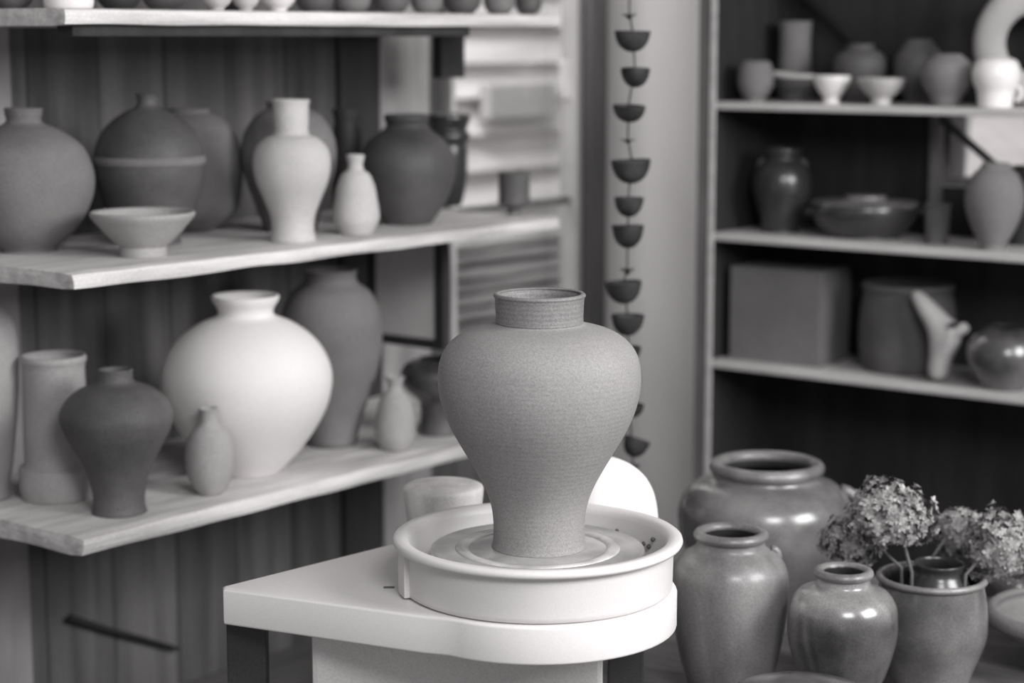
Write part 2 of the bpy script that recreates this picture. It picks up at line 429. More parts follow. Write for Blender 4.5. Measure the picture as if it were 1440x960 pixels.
# ------------------------------------------------------------------ left shelves: thick worn boards
def slab(name, label, a0, a1, b0, b1, ztop, tk, amp, seed):
    bm = bmesh.new(); nx, ny, nz = 70, 16, 3
    bmesh.ops.create_grid
    ac, bc = (a0 + a1) / 2, (b0 + b1) / 2
    V_ = {}
    def vtx(i, j, k):
        key = (i, j, k)
        if key not in V_:
            x = a0 + (a1 - a0) * i / nx - ac; y = b0 + (b1 - b0) * j / ny - bc; z = -tk * (1 - k / nz)
            n = noise.noise_vector(Vector((x * 7 + seed, y * 7, z * 30)))
            d = Vector((0, 0, 0))
            if j == 0: d.y += n.y * amp * 1.2
            if k == nz: d.z += -abs(n.z) * amp * .5
            if k == 0: d.z += n.x * amp * .7
            if i in (0, nx): d.x += n.x * amp
            if j == 0 and k in (0, nz): d.y += .0025; d.z += (-.0025 if k == nz else .0025)
            V_[key] = bm.verts.new(Vector((x, y, z)) + d)
        return V_[key]
    for i in range(nx):
        for j in range(ny):
            for k in (0, nz):
                q = (vtx(i, j, k), vtx(i + 1, j, k), vtx(i + 1, j + 1, k), vtx(i, j + 1, k)); bm.faces.new(q if k else q[::-1])
    for i in range(nx):
        for k in range(nz):
            bm.faces.new((vtx(i, 0, k), vtx(i + 1, 0, k), vtx(i + 1, 0, k + 1), vtx(i, 0, k + 1)))
            bm.faces.new((vtx(i, ny, k + 1), vtx(i + 1, ny, k + 1), vtx(i + 1, ny, k), vtx(i, ny, k)))
    for j in range(ny):
        for k in range(nz):
            bm.faces.new((vtx(0, j, k + 1), vtx(0, j + 1, k + 1), vtx(0, j + 1, k), vtx(0, j, k))[::-1])
            bm.faces.new((vtx(nx, j, k), vtx(nx, j + 1, k), vtx(nx, j + 1, k + 1), vtx(nx, j, k + 1)))
    o = obj(name, bm, M['shelfwood'], None, None, ROT, smooth=False)
    x, y = xy(ac, bc); o.location = (x, y, ztop)
    return tag(o, label, 'shelf')
BW = WALL_B - .0150
sh_top = slab('wooden_shelf', 'pale wooden shelf board at the top of the left wall, carrying small pots', A_NEAR, A_FAR, B0, BW, Z_TOP, TK, .002, 1)
sh_mid = slab('wooden_shelf', 'thick pale wooden shelf carrying the globe vases and shallow bowl', A_NEAR, A_FAR, B0, BW, Z_MID, TK, .005, 5)
sh_low = slab('wooden_shelf', 'thick pale wooden shelf carrying the big white vase', A_NEAR, A_FAR, B0, BW, Z_LOW, TK + .004, .005, 9)
ae = ab(on_b(661, 42, B0 + .02))[0]
room_box('batten', M['strip_dark'], A_NEAR + .03, ae, B0 + .02, B0 + .06, Z_TOP - TK - .017, Z_TOP - TK + .001, .002, sh_top)
a0 = ab(on_b(622, 80, B0 + .30))[0]; a1 = ab(on_b(654, 80, B0 + .30))[0]; zb = on_b(630, 110, B0 + .30).z
room_box('bracket', M['darkmetal'], a0, a1, B0 + .30, B0 + .33, zb, Z_TOP - TK, .003, sh_top)

# framed panel hanging below the middle shelf, square to the wall
fa = A_FAR - .28
for _ in range(6):
    pL = on_a(530, 430, fa); pR = on_a(628, 430, fa)
    # keep its free edge just behind the shelf front
    fa += (B0 + .06 - ab(pR)[1]) * -.6
fa = ab(pR)[0]; bR = ab(pR)[1]; bL = ab(pL)[1]
zB = on_a(625, 492, fa).z
fp = empty('framed_panel', (*xy(fa, (bR + bL) / 2), zB), 'dark framed panel hanging below the middle shelf beside the window', 'frame', rz=ROT)
fz1 = Z_MID - TK - .004
room_box('frame_bar', M['strip_dark'], fa - .01, fa + .012, bR, bR + .026, zB, fz1, .002, fp)
room_box('frame_bar', M['strip_dark'], fa - .01, fa + .012, bL, bL + .02, zB, fz1, .002, fp)
room_box('frame_bar', M['strip_dark'], fa - .01, fa + .012, bR + .026, bL, zB, zB + .02, .002, fp)
room_box('frame_bar', M['strip_dark'], fa - .01, fa + .012, bR + .026, bL, fz1 - .02, fz1, .002, fp)
room_box('panel', M['pane_grey'], fa - .002, fa + .006, bR + .02, bL, zB + .015, fz1 - .01, 0, fp)
print('frame a', fa, 'b', bR, bL)

# ------------------------------------------------------------------ pots: top shelf
G1 = 'small pots along the top shelf'
def topcup(px, hw, m, label, b, kind, name='clay_cup', cat='cup'):
    p = on_b(px, 20, b); s = cdep(p) / F
    r = hw * s
    if kind == 'round':   P = [(r * .55, 0), (r * .9, r * .35), (r, r * .85), (r * .93, r * 1.35), (r * .72, r * 1.7), (r * .62, r * 1.85), (r * .68, r * 2.0)]
    elif kind == 'bowl':  P = [(r * .42, 0), (r * .45, r * .12), (r * .75, r * .4), (r * .95, r * .75), (r, r * 1.05)]
    else:                 P = [(r * .9, 0), (r, r * .3), (r, r * 1.7), (r * .8, r * 2.3), (r * .4, r * 2.7), (r * .42, r * 3.2)]
    bm = bmesh.new(); add_lathe(bm, vessel_profile(crom(P, 4), .004), 40)
    o = obj(name, bm, m, None, (p.x, p.y, Z_TOP)); tag(o, label, cat, G1 if 'pot' in label or 'cup' in label else None)
tc_ = [
 (18, 30, 'stone_dark', 'dark small pot at the left edge of the top shelf', 2.75, 'round', 'clay_pot', 'pot'),
 (97, 35, 'bisque_white', 'white straight-sided bottle on the top shelf, near its front corner', 2.66, 'bottle', 'clay_bottle', 'bottle'),
 (168, 32, 'stone_darker', 'black small pot directly right of the white bottle on the top shelf', 2.7, 'round', 'clay_pot', 'pot'),
 (232, 32, 'stone_dark', 'second dark pot right of the white bottle on the top shelf', 2.72, 'round', 'clay_pot', 'pot'),
 (306, 22, 'bisque_pale', 'left one of the two tiny pale bowls at the edge of the top shelf', 2.58, 'bowl', 'clay_bowl', 'bowl'),
 (346, 20, 'bisque_pale', 'right one of the two tiny pale bowls at the edge of the top shelf', 2.58, 'bowl', 'clay_bowl', 'bowl'),
 (330, 34, 'stone_darker', 'black pot standing behind the two tiny pale bowls on the top shelf', 2.76, 'round', 'clay_pot', 'pot'),
 (392, 27, 'glaze_white', 'white bowl in the middle of the top shelf, left of the row of dark pots', 2.62, 'bowl', 'clay_bowl', 'bowl'),
 (443, 28, 'stone_dark', 'dark round pot directly right of the white bowl on the top shelf', 2.64, 'round', 'clay_pot', 'pot'),
 (496, 26, 'bisque_mid', 'second round pot right of the white bowl on the top shelf', 2.64, 'round', 'clay_pot', 'pot'),
 (551, 26, 'stone_warm', 'third round pot right of the white bowl on the top shelf', 2.64, 'round', 'clay_pot', 'pot'),
 (600, 23, 'bisque_mid', 'fourth round pot right of the white bowl on the top shelf', 2.64, 'round', 'clay_pot', 'pot'),
 (650, 27, 'stone_dark', 'fifth round pot right of the white bowl on the top shelf, dark', 2.64, 'round', 'clay_pot', 'pot'),
 (702, 22, 'bisque_mid', 'last but one round pot at the window end of the top shelf', 2.64, 'round', 'clay_pot', 'pot'),
 (743, 19, 'stone_dark', 'last dark pot at the window end of the top shelf', 2.64, 'round', 'clay_pot', 'pot')]
for (px, hw, m, lb, b, k, nm, ct) in tc_: topcup(px, hw, M[m], lb, b, k, nm, ct)

# ------------------------------------------------------------------ pots: middle shelf
Z = Z_MID
pot('globe_vase', 'large dark grey globe vase at the left end of the middle shelf', 'vase', M['bisque_mid'], 40,
    [(150, 27), (157, 26), (170, 26), (182, 50), (205, 80), (240, 94), (270, 94), (300, 84), (330, 64), (352, 40)], Z, b=2.88)
e, P = pot('shouldered_vase', 'black vase with narrow neck and shoulder band behind the shallow grey bowl', 'vase', M['stone_dark'], 213,
    [(131, 17), (136, 15), (148, 17), (157, 34), (172, 54), (192, 69), (222, 77), (258, 75), (300, 60), (334, 42)], Z, b=2.815, parts=True)
bm = bmesh.new(); rr = max(r for r, z in P) - .0015
zz = P[-1][1] * .56
add_lathe(bm, [(rr - .008, zz - .010), (rr + .002, zz - .009), (rr + .005, zz - .003), (rr + .004, zz + .006), (rr - .001, zz + .010), (rr - .012, zz + .012)], 56)
bb = obj('shoulder_band', bm, M['bisque_mid'], e)
pot('globe_vase', 'grey globe vase with short rim, right of the black necked vase', 'vase', M['bisque_mid'], 268,
    [(150, 32), (155, 31), (163, 46), (178, 62), (205, 72), (240, 75), (270, 72), (300, 64), (325, 46), (337, 32)], Z, b=2.95)
pot('shallow_bowl', 'shallow grey footed bowl in front of the globe vases', 'bowl', M['bisque_grey'], 202,
    [(291, 74), (298, 72), (312, 62), (328, 50), (342, 38), (347, 33), (353, 33)], Z, b=2.655, wall=.007)
pot('tall_vase', 'dim grey vase standing behind the pale vase on the middle shelf', 'vase', M['bisque_mid'], 408,
    [(140, 32), (150, 30), (160, 46), (185, 62), (215, 67), (250, 62), (290, 48), (322, 38)], Z, b=2.785)
e, P = pot('tall_vase', 'pale high-shouldered vase with straight collar on the middle shelf', 'vase', M['bisque_pale'], 412,
    [(138, 27), (146, 25), (165, 25), (186, 25), (193, 38), (208, 51), (230, 55), (255, 51), (280, 41), (305, 32), (325, 30), (342, 33)], Z)
pot('small_bottle', 'small pale bottle with flared neck on the middle shelf', 'bottle', M['bisque_pale'], 501,
    [(217, 13), (221, 12.5), (230, 10.5), (238, 12), (245, 20), (262, 27), (280, 30), (300, 33), (312, 32), (324, 26), (331, 22)], Z)
pot('cylinder_jar', 'black narrow jar behind the small pale bottle on the middle shelf', 'jar', M['stone_darker'], 489,
    [(152, 20), (158, 19), (172, 17), (185, 20), (230, 22), (300, 20)], Z, b=2.84)
pot('round_jar', 'dark glazed round jar with short neck on the middle shelf', 'jar', M['stone_dark'], 573,
    [(159, 31), (164, 32), (174, 29), (184, 38), (198, 55), (222, 67), (250, 67), (280, 57), (305, 42), (321, 33)], Z, b=2.70)
pot('ringed_jar', 'black jar with ringed neck behind the dark round jar', 'jar', M['glaze_deep'], 630,
    [(159, 32), (166, 32), (180, 27), (186, 31), (194, 31), (200, 27), (215, 28), (250, 27), (280, 22), (297, 18)], Z, b=2.92)
pot('footed_cup', 'small footed grey cup at the window end of the middle shelf', 'cup', M['stone_warm'], 723,
    [(240, 22), (245, 22), (270, 22), (284, 22), (290, 18), (293, 9), (301, 10)], Z)

# ------------------------------------------------------------------ pots: lower shelf
Z = Z_LOW
pot('tall_vase', 'grey tall jar cut off by the left side, lower shelf', 'jar', M['bisque_grey'], -34,
    [(400, 40), (408, 38), (425, 46), (450, 62), (490, 66), (560, 64), (640, 56), (690, 48)], Z, b=2.93)
e, P = pot('cylinder_vase', 'pale cylinder vase with scalloped rim and thick base band on the lower shelf', 'vase', M['bisque_grey'], 82,
    [(490, 45), (496, 46), (506, 43), (530, 43), (560, 44), (620, 45), (656, 45), (660, 51), (668, 53), (690, 53), (708, 50)], Z, b=2.815)
pot('dark_vase', 'dark high-shouldered vase at the front corner of the lower shelf', 'vase', M['stone_warm'], 168,
    [(514, 25), (520, 24), (532, 27), (542, 50), (558, 69), (580, 79), (600, 76), (630, 62), (660, 47), (690, 38), (715, 36), (728, 39)], Z)
pot('small_bottle', 'small grey bottle in front of the big white vase', 'bottle', M['bisque_grey'], 296,
    [(571, 15), (576, 13.5), (590, 13), (597, 17), (604, 24), (620, 32), (642, 34.5), (665, 33), (684, 26), (697, 18)], Z)
pot('big_white_vase', 'big white globe vase with flared rim on the lower shelf', 'vase', M['bisque_white'], 350,
    [(406, 48), (413, 46), (426, 39), (436, 42), (446, 64), (465, 90), (490, 109), (520, 119), (550, 118), (580, 109), (610, 93), (640, 72), (660, 54), (673, 42)], Z, wall=.007)
pot('tall_vase', 'tall grey vase behind the right side of the big white vase', 'vase', M['bisque_mid'], 468,
    [(372, 38), (382, 36), (392, 40), (405, 56), (430, 68), (460, 72), (500, 69), (550, 56), (590, 42), (631, 33)], Z)
pot('small_bottle', 'small pale bottle beside the tall grey vase, at the right of the lower shelf', 'bottle', M['bisque_grey'], 556,
    [(527, 14), (531, 12.5), (542, 10), (549, 13), (556, 19), (568, 24), (590, 28), (612, 29), (626, 25), (635, 20)], Z)
pot('goblet_jar', 'dark round pot on a narrower stem, partly hidden behind the clay vase', 'jar', M['glaze_dark'], 618,
    [(498, 30), (504, 44), (520, 54), (540, 50), (556, 36), (566, 28), (590, 27), (618, 30)], Z, b=2.66)

# ------------------------------------------------------------------ pottery wheel
YC = 2.80
pc = on_y(756, 752, YC); RIMZ = pc.z; S = cdep(pc) / F
R_RIM = 203 * S
R_PAN = 190 * S
tmp = on_y(756, 880, YC - R_PAN); DECK = tmp.z
WX = pc.x
print('wheel centre', WX, YC, 'rim z', RIMZ, 'deck z', DECK, 'R', R_RIM, R_PAN)
wheel = empty('pottery_wheel', (WX, YC, 0), 'white electric pottery wheel with a pointed side table, under the splash pan', 'pottery wheel')
def wl(p): return (p.x - WX, p.y - YC)
tip = wl(on_z(313, 826, DECK)); bk = wl(on_z(546, 763, DECK)); fr = wl(on_z(608, 868, DECK))
RL = R_PAN * 1.035
outline = []
outline.append((tip[0] + .002, tip[1] - .006)); 
# front straight edge to where it meets the lobe
ang0 = math.atan2(fr[1], fr[0]); 
outline.append((fr[0] - .05 * (fr[0] - tip[0]), fr[1] - .05 * (fr[1] - tip[1])))
a_s = ang0 + .10; a_e = math.radians(40)
if a_s > 0: a_s -= 2 * math.pi
for k in range(33):
    t = a_s + (a_e - a_s) * k / 32
    outline.append((RL * math.cos(t), RL * math.sin(t)))
# straight back edge
dirx, diry = bk[0] - tip[0], bk[1] - tip[1]; print('deck', tip, bk, dirx, diry)
ext = 1.55
outline.append((.172, .34)); outline.append((tip[0] + dirx * 1.42, .34))
outline.append((tip[0] - .001, tip[1] + .008))
def prism(pts, z0, z1, bev):
    bm = bmesh.new()
    lo = [bm.verts.new((x, y, z0)) for x, y in pts]; hi = [bm.verts.new((x, y, z1)) for x, y in pts]
    n = len(pts); bm.faces.new(lo[::-1]); bm.faces.new(hi)
    for i in range(n): bm.faces.new((lo[i], lo[(i + 1) % n], hi[(i + 1) % n], hi[i]))
    bmesh.ops.recalc_face_normals(bm, faces=bm.faces)
    if bev:
        es = [e for e in bm.edges if (abs(e.verts[0].co.z - e.verts[1].co.z) < 1e-6)]
        bmesh.ops.bevel(bm, geom=es, offset=bev, segments=3, affect='EDGES', profile=.5)
    return bm
DT = .054
dk = sharp(obj('deck', prism(outline, DECK - DT, DECK, .004), M['plastic'], wheel, None, 0, smooth=False))
# little slot on the deck
ps = wl(on_z(547, 826, DECK))
bm = bmesh.new(); add_box(bm, ps[0] - .008, ps[0] + .008, ps[1] - .004, ps[1] + .004, DECK - .001, DECK + .0012, .0008)
s_ = obj('slot', bm, M['stone_warm'], dk, None, 0, False)
# housing
hl = on_y(438, 930, YC - .02); hr = on_y(848, 930, YC - .02)
bm = bmesh.new(); add_box(bm, hl.x - WX, hr.x - WX, -.02, .17, .09, DECK - DT + .001, .008)
obj('housing', bm, M['housing'], wheel, None, 0, False)
def leg(px0, px1, dy, d2=.045):
    p = on_y(px0, 930, YC + dy); q = on_y(px1, 930, YC + dy)
    bm = bmesh.new(); add_box(bm, p.x - WX, q.x - WX, dy, dy + d2, 0.0, DECK - DT + .001, .003)
    g = obj('leg', bm, M['darkmetal'], wheel, None, 0, False)
leg(319, 374, .015, .04); leg(856, 906, .01); 
bm = bmesh.new(); add_box(bm, -.02, .03, .2, .24, 0, DECK - DT + .001, .003); obj('leg', bm, M['darkmetal'], wheel, None, 0, False)
# wheel head
HEADZ = on_y(756, 783, YC - 62 * S).z
RH = 150 * S
bm = bmesh.new()
prof = [(0, HEADZ - .016), (RH, HEADZ - .016), (RH + .001, HEADZ - .008), (RH, HEADZ - .003), (RH * .97, HEADZ - .001), (RH * .88, HEADZ - .0035), (RH * .80, HEADZ - .001), (RH * .72, HEADZ - .005), (RH * .62, HEADZ - .002), (RH * .52, HEADZ), (0, HEADZ)]
add_lathe(bm, prof, 72)
wh = obj('wheel_head', bm, M['slip'], wheel)
bm = bmesh.new(); add_lathe(bm, [(.098, HEADZ - .004), (.103, HEADZ - .001), (.116, HEADZ), (.122, HEADZ - .004), (.098, HEADZ - .004)], 72)
obj('slip_ring', bm, M['slip_light'], wh)
bm = bmesh.new(); add_lathe(bm, [(0, DECK - .01), (.03, DECK - .01), (.03, HEADZ - .015), (0, HEADZ - .015)], 24)
obj('shaft', bm, M['darkmetal'], wh)

# splash pan: an open ring basin standing on the deck round the shaft
pan = empty('splash_pan', (WX, YC, DECK), 'round white plastic splash pan with rolled rim on the wheel deck', 'splash pan')
hz = RIMZ - DECK
bm = bmesh.new()
prof = [(.05, .001), (R_PAN - .006, .001), (R_PAN - .001, .004), (R_PAN, .010), (R_PAN + .001, hz - .016), (R_PAN + .003, hz - .010), (R_RIM - .001, hz - .009), (R_RIM + .001, hz - .005), (R_RIM, hz - .001), (R_RIM - .004, hz + .002),
        (R_PAN - .004, hz + .0015), (R_PAN - .008, hz - .003), (R_PAN - .011, hz - .010), (R_PAN - .012, .010), (R_PAN - .016, .006), (.05, .006), (.05, .001)]
add_lathe(bm, prof, 96)
obj('basin', bm, M['plastic_pan'], pan)
# joint flange at the left of the pan
jp = wl(on_z(585, 838, DECK)); ja = math.atan2(jp[1], jp[0])
bm = bmesh.new()
seg = 10; pts_o = []; 
for k in range(seg + 1):
    t = ja - .095 + .19 * k / seg; pts_o.append((math.cos(t) * (R_PAN + .008), math.sin(t) * (R_PAN + .008)))
pts_i = [(math.cos(ja + .095 - .19 * k / seg) * (R_PAN - .003), math.sin(ja + .095 - .19 * k / seg) * (R_PAN - .003)) for k in range(seg + 1)]
fb = prism(pts_o + pts_i, .003, hz - .008, .002)
obj('joint_flange', fb, M['plastic_pan'], pan, None, 0, False)
# spatters of clay inside
for (px, py) in ((868, 746), (905, 764), (912, 768), (918, 758)):
    q = on_y(px, py, YC + .1); d = Vector((q.x - WX, q.y - YC)); d = d.normalized() * (R_PAN - .0125)
    yy = math.sqrt(max((R_PAN - .0125) ** 2 - (q.x - WX) ** 2, 0))
    bm = bmesh.new(); bmesh.ops.create_icosphere(bm, subdivisions=2, radius=.0035)
    for v in bm.verts: v.co *= 1 + .4 * noise.noise(v.co * 700)
    q2 = on_y(px, py, YC + yy)
    for v in bm.verts: v.co += Vector((q2.x - WX, yy, min(max(q2.z - DECK, .02), hz - .02)))
    obj('clay_spatter', bm, M['stone_warm'], pan)

# the freshly thrown vase
s_ = S
prof = [(397, 63), (400, 64), (404, 62), (420, 61), (434, 60.5), (441, 61), (444, 66), (447, 78), (453, 98), (463, 116), (478, 131), (498, 140), (525, 143), (550, 141), (578, 134), (605, 123), (635, 107), (662, 92), (690, 78), (715, 69), (738, 65), (762, 64), (776, 65), (784, 67)]
loc, P = solve(758, prof, HEADZ, Y=YC)
v = empty('clay_vase', (loc.x, loc.y, HEADZ), 'freshly thrown grey clay vase with wide shoulder and short collar on the wheel', 'vase')
# P bottom->top ; split into body and collar
ci = next(i for i, (r, z) in enumerate(P) if i > 12 and abs(r - 61 * S) < .0035)
body = P[:ci + 1]; col = P[ci:]
bm = bmesh.new(); oc = crom(body, 5)
add_lathe(bm, [(0, 0)] + oc + [(r - .007, z) for r, z in reversed(oc) if z > .01] + [(0, .01)], 96)
obj('body', bm, M['clay_wet'], v)
bm = bmesh.new(); oc = [(r + .0012, z) for r, z in crom(col, 3)]; zt = oc[-1][1]; rt = oc[-1][0]
add_lathe(bm, [(oc[0][0] - .006, oc[0][1] - .001)] + oc + [(rt - .002, zt + .0015), (rt - .005, zt + .0005)] + [(r - .007, z) for r, z in reversed(oc)], 96)
obj('collar', bm, M['clay_collar'], v)
print('vase P', [(round(r, 3), round(z, 3)) for r, z in P][-6:])

# pale tub behind the pan on the deck's rear
zf = DECK
tb = on_y(626, 705, YC + .30)
th_ = [(671, 56), (674, 58), (690, 57), (720, 53), (745, 50), (770, 47)]
th_ = [(669, 40), (671, 50), (676, 56), (690, 56), (720, 53), (745, 50), (770, 47)]
pot('plastic_tub', 'cloudy pale plastic tub on the deck behind the splash pan', 'tub', M['plast_tub'], 624, th_, zf + .0005, Y=YC + .262, closed=True)

# white upturned bowl behind the pan
pot('upturned_bowl', 'white upturned plastic bowl on the deck behind the splash pan', 'bowl', M['plaster_bat'], 845,
    [(641, 6), (643, 18), (648, 30), (658, 46), (675, 62), (695, 72), (715, 77), (740, 80), (765, 81)], DECK + .0005, Y=YC + .297, closed=True)

# ------------------------------------------------------------------ hanging chain of half cups
chY = 3.72
cups = [(885, 18, 27, 11, 'd'), (889, 42, 73, 28, 'c'), (893, 95, 123, 26, 'c'), (884, 147, 172, 27, 'c'), (883, 195, 201, 12, 'd'), (888, 223, 258, 29, 'c'), (884, 276, 305, 25, 'c'),
        (883, 315, 349, 28, 'c'), (882, 376, 386, 11, 'd'), (878, 394, 427, 26, 'c'), (882, 441, 472, 26, 'c'), (884, 487, 508, 22, 'c'), (882, 527, 556, 22, 'c'), (884, 567, 588, 22, 'c'), (888, 614, 642, 20, 'c'), (890, 652, 664, 12, 'd')]
top = on_y(884, 20, chY)
ch = empty('hanging_cup_chain', (top.x, chY, CEIL), 'hanging string of dark half-round clay cups in front of the pale wall', 'wind chime')
for i, (px, y0, y1, hw, k) in enumerate(cups):
    p = on_y(px, y1, chY); q = on_y(px, y0, chY); s = cdep(p) / F; r = hw * s; h = (q.z - p.z) * (.93 if k == 'c' else .8)
    bm = bmesh.new()
    if k == 'c':
        P = [(0, 0), (r * .18, .0005), (r * .45, h * .10), (r * .72, h * .30), (r * .90, h * .60), (r, h)]
        oc = crom(P, 4); add_lathe(bm, oc + [(r * .97, h * 1.03)] + [(x * .90, z * .96 + h * .06) for x, z in reversed(oc)], 36)
    else:
        add_lathe(bm, [(0, 0), (r * .3, 0), (r * .4, h * .6), (r, h * .85), (r * .95, h), (0, h)], 20)
    bmesh.ops.scale(bm, vec=(1, .8, 1), verts=bm.verts)
    o = obj('clay_cup' if k == 'c' else 'clay_bead', bm, M['cup_dark'], ch, (p.x - top.x, 0, p.z - CEIL))
    o.rotation_euler = (0, {1: .02, 2: .10, 3: -.06, 5: .04, 6: -.04, 7: -.06, 9: -.05, 10: .04, 14: -.35}.get(i, 0), i * .7)
pts = [(0, 0, 0)] + [(on_y(c[0], c[1], chY).x - top.x, 0, on_y(c[0], c[1], chY).z - CEIL) for c in cups] + [(on_y(890, 662, chY).x - top.x, 0, on_y(890, 662, chY).z - CEIL)]
bm = bmesh.new(); add_tube(bm, pts, .0016, 6); obj('cord', bm, M['twig'], ch)

# white rag hooked on the window jamb
pr = on_b(798, 112, WALL_B - .03)
bm = bmesh.new(); bmesh.ops.create_grid(bm, x_segments=10, y_segments=16, size=.5)
for v_ in bm.verts:
    x, y = v_.co.x, v_.co.y
    wdt = .05 * (1 - .35 * abs(y))
    v_.co = Vector((x * wdt - .010 * (y + .5) * 1.0, .006 * math.sin(x * 14 + y * 5) , y * .095))
bmesh.ops.solidify(bm, geom=bm.faces, thickness=.002)
rag = obj('rag', bm, M['cloth'], None, (pr.x, pr.y, pr.z), ROT); tag(rag, 'small white rag hooked at the right edge of the left window', 'rag')

# stick fixed on the left wall under the shelves
q0 = on_b(98, 868, WALL_B - .018); q1 = on_b(250, 912, WALL_B - .018)
bm = bmesh.new(); mid = (q0 + q1) / 2
add_tube(bm, [q0 - mid, (q0 - mid) * .3 + Vector((0, 0, -.002)), q1 - mid], [.007, .006, .004], 8)
st = obj('stick', bm, M['twig'], None, mid); tag(st, 'dark thin stick slanting across the boards below the lower shelf', 'stick')

# ------------------------------------------------------------------ right shelving
FA = BACK_A - .30                                    # shelf fronts
pts_l = on_a(1000, 150, FA); bl = ab(pts_l)[1]
BR = .55                                             # right end beyond the frame
Z1 = on_a(1000, 143, FA).z; Z2 = on_a(1000, 327, FA).z; Z3 = on_a(1000, 506, FA).z
print('right shelves', Z1, Z2, Z3, 'b left', bl)
case = empty('shelf_unit', (*xy(BACK_A - .15, (bl + BR) / 2), 0), 'wide dark-backed shelving unit against the back wall, right of the pale wall', 'shelf unit', rz=ROT)
b_out = ab(on_a(983, 300, FA))[1]
room_box('upright', M['frame_grey'], FA - .012, BACK_A - .002, bl, b_out, 0, 1.75, .003, case)
e0 = ab(on_a(1004, 300, FA - .014))[1]; e1 = ab(on_a(997, 300, FA - .014))[1]
room_box('edge_strip', M['shelfwood2'], FA - .018, FA - .0125, e0, e1, 0, 1.75, .001, case)
room_box('upright', M['frame_grey'], FA - .012, BACK_A - .002, BR - .03, BR, 0, 1.75, .003, case)
room_box('side_lining', M['panel_dark'], FA + .006, BACK_A - .016, bl - .004, bl, 0.01, 1.72, 0, case)
for z in (Z1, Z2, Z3): room_box('shelf_board', M['shelfwood2'], FA, BACK_A - .016, BR, bl - .004, z - .017, z, .003, case)
room_box('shelf_board', M['shelfwood2'], FA, BACK_A - .016, BR, bl, 1.72, 1.737, .003, case)
bm_b = ab(on_a(1324, 200, BACK_A - .012))[1]
bk_l = room_box('back_panel', M['panel_dark'], BACK_A - .015, BACK_A - .003, bm_b, bl, 0, 1.72, 0, case)
bz = ab(on_a(1357, 600, BACK_A - .012))[1]
room_box('back_panel', M['panel_dark'], BACK_A - .015, BACK_A - .003, BR, bm_b, Z1 - .01, 1.72, 0, case)
room_box('back_panel', M['panel_dark'], BACK_A - .015, BACK_A - .003, BR, bm_b, 0, on_a(1340, 262, BACK_A).z, 0, case)
# divider beside the opening
d0 = ab(on_a(1319, 220, BACK_A - .05))[1]; d1 = ab(on_a(1309, 220, BACK_A - .05))[1]
room_box('divider', M['post'], BACK_A - .06, BACK_A - .02, d0, d1, Z2, Z1 - .017, .002, case)
# long diagonal brace
q0 = on_a(1120, -12, BACK_A - .035); q1 = on_a(1408, 240, BACK_A - .035)
bm = bmesh.new(); inv = Matrix.LocRotScale(case.location, case.rotation_euler, None).inverted()
add_tube(bm, [inv @ q0, inv @ q1], .0095, 8); obj('brace', bm, M['darkmetal'], case, None, 0, True)

def fa(k): return FA + k
# shelf 1
e, P = pot('mug', 'pale grey round mug at the left end of the right unit\'s top shelf', 'mug', M['bisque_mid'], 1062,
    [(86, 19), (91, 22), (103, 25), (118, 25), (130, 21), (139, 15)], Z1, a=fa(.06))
pot('cylinder_vase', 'tall grey cylinder vase standing behind the shallow boat dish', 'vase', M['bisque_mid'], 1116,
    [(30, 24), (36, 23), (60, 22), (90, 23), (132, 25)], Z1, a=fa(.238))
# boat dish
pb = on_a(1113, 138, fa(.155)); pb.z = Z1
s = cdep(pb) / F
bd = empty('boat_dish', pb, 'dark shallow oval dish with a pale rim beside the pale mug', 'dish', rz=ROT - math.pi / 2)
bm = bmesh.new(); hh = 36 * s
def oval(bm, prof, ex):
    add_lathe(bm, prof, 40); 
    for v_ in bm.verts: v_.co.x *= ex; v_.co.z += .10 * max(0, -v_.co.x) * (v_.co.z / hh)
P = crom([(11 * s, 0), (13 * s, hh * .3), (20 * s, hh * .6), (24 * s, hh)], 4)
oval(bm, vessel_profile(P, .003), 1.5); obj('body', bm, M['stone_dark'], bd)
bm = bmesh.new(); rz_ = 24.5 * s
oval(bm, [(rz_ - .004, hh - .006), (rz_, hh - .006), (rz_ + .001, hh), (rz_ - .002, hh + .003), (rz_ - .005, hh), (rz_ - .004, hh - .006)], 1.5)
obj('rim', bm, M['bisque_pale'], bd)
pot('small_bowl', 'small white footed bowl in the middle of the right unit\'s top shelf', 'bowl', M['glaze_white'], 1169,
    [(106, 26), (111, 26), (122, 22), (133, 15), (138, 11), (143, 12)], Z1, a=fa(.05), wall=.003)
pot('shallow_bowl', 'pale wide shallow bowl right of the small white bowl', 'bowl', M['glaze_pale'], 1239,
    [(109, 34), (114, 33), (124, 28), (134, 19), (139, 14), (145, 15)], Z1, a=fa(.055), wall=.003)
pot('round_jar', 'dim dark round jar behind the small white bowl', 'jar', M['stone_warm'], 1208,
    [(62, 20), (68, 19), (76, 32), (92, 38), (112, 34), (134, 24)], Z1, a=fa(.19))
pot('round_jar', 'dim jar just behind the grey round jar', 'jar', M['stone_warm'], 1290,
    [(55, 18), (62, 22), (80, 33), (105, 34), (125, 26), (140, 18)], Z1, a=fa(.22))
pot('round_jar', 'grey round jar left of the white jug', 'jar', M['bisque_mid'], 1330,
    [(76, 20), (80, 24), (88, 33), (103, 37), (120, 33), (135, 24), (147, 18)], Z1, a=fa(.07))
e, P = pot('white_jug', 'small white glazed jug with a side handle at the frame\'s right', 'jug', M['glaze_white'], 1399,
    [(81, 20), (84, 27), (92, 32), (105, 34), (118, 31), (130, 26), (150, 24)], Z1, a=fa(.055), parts=True)
pts = []
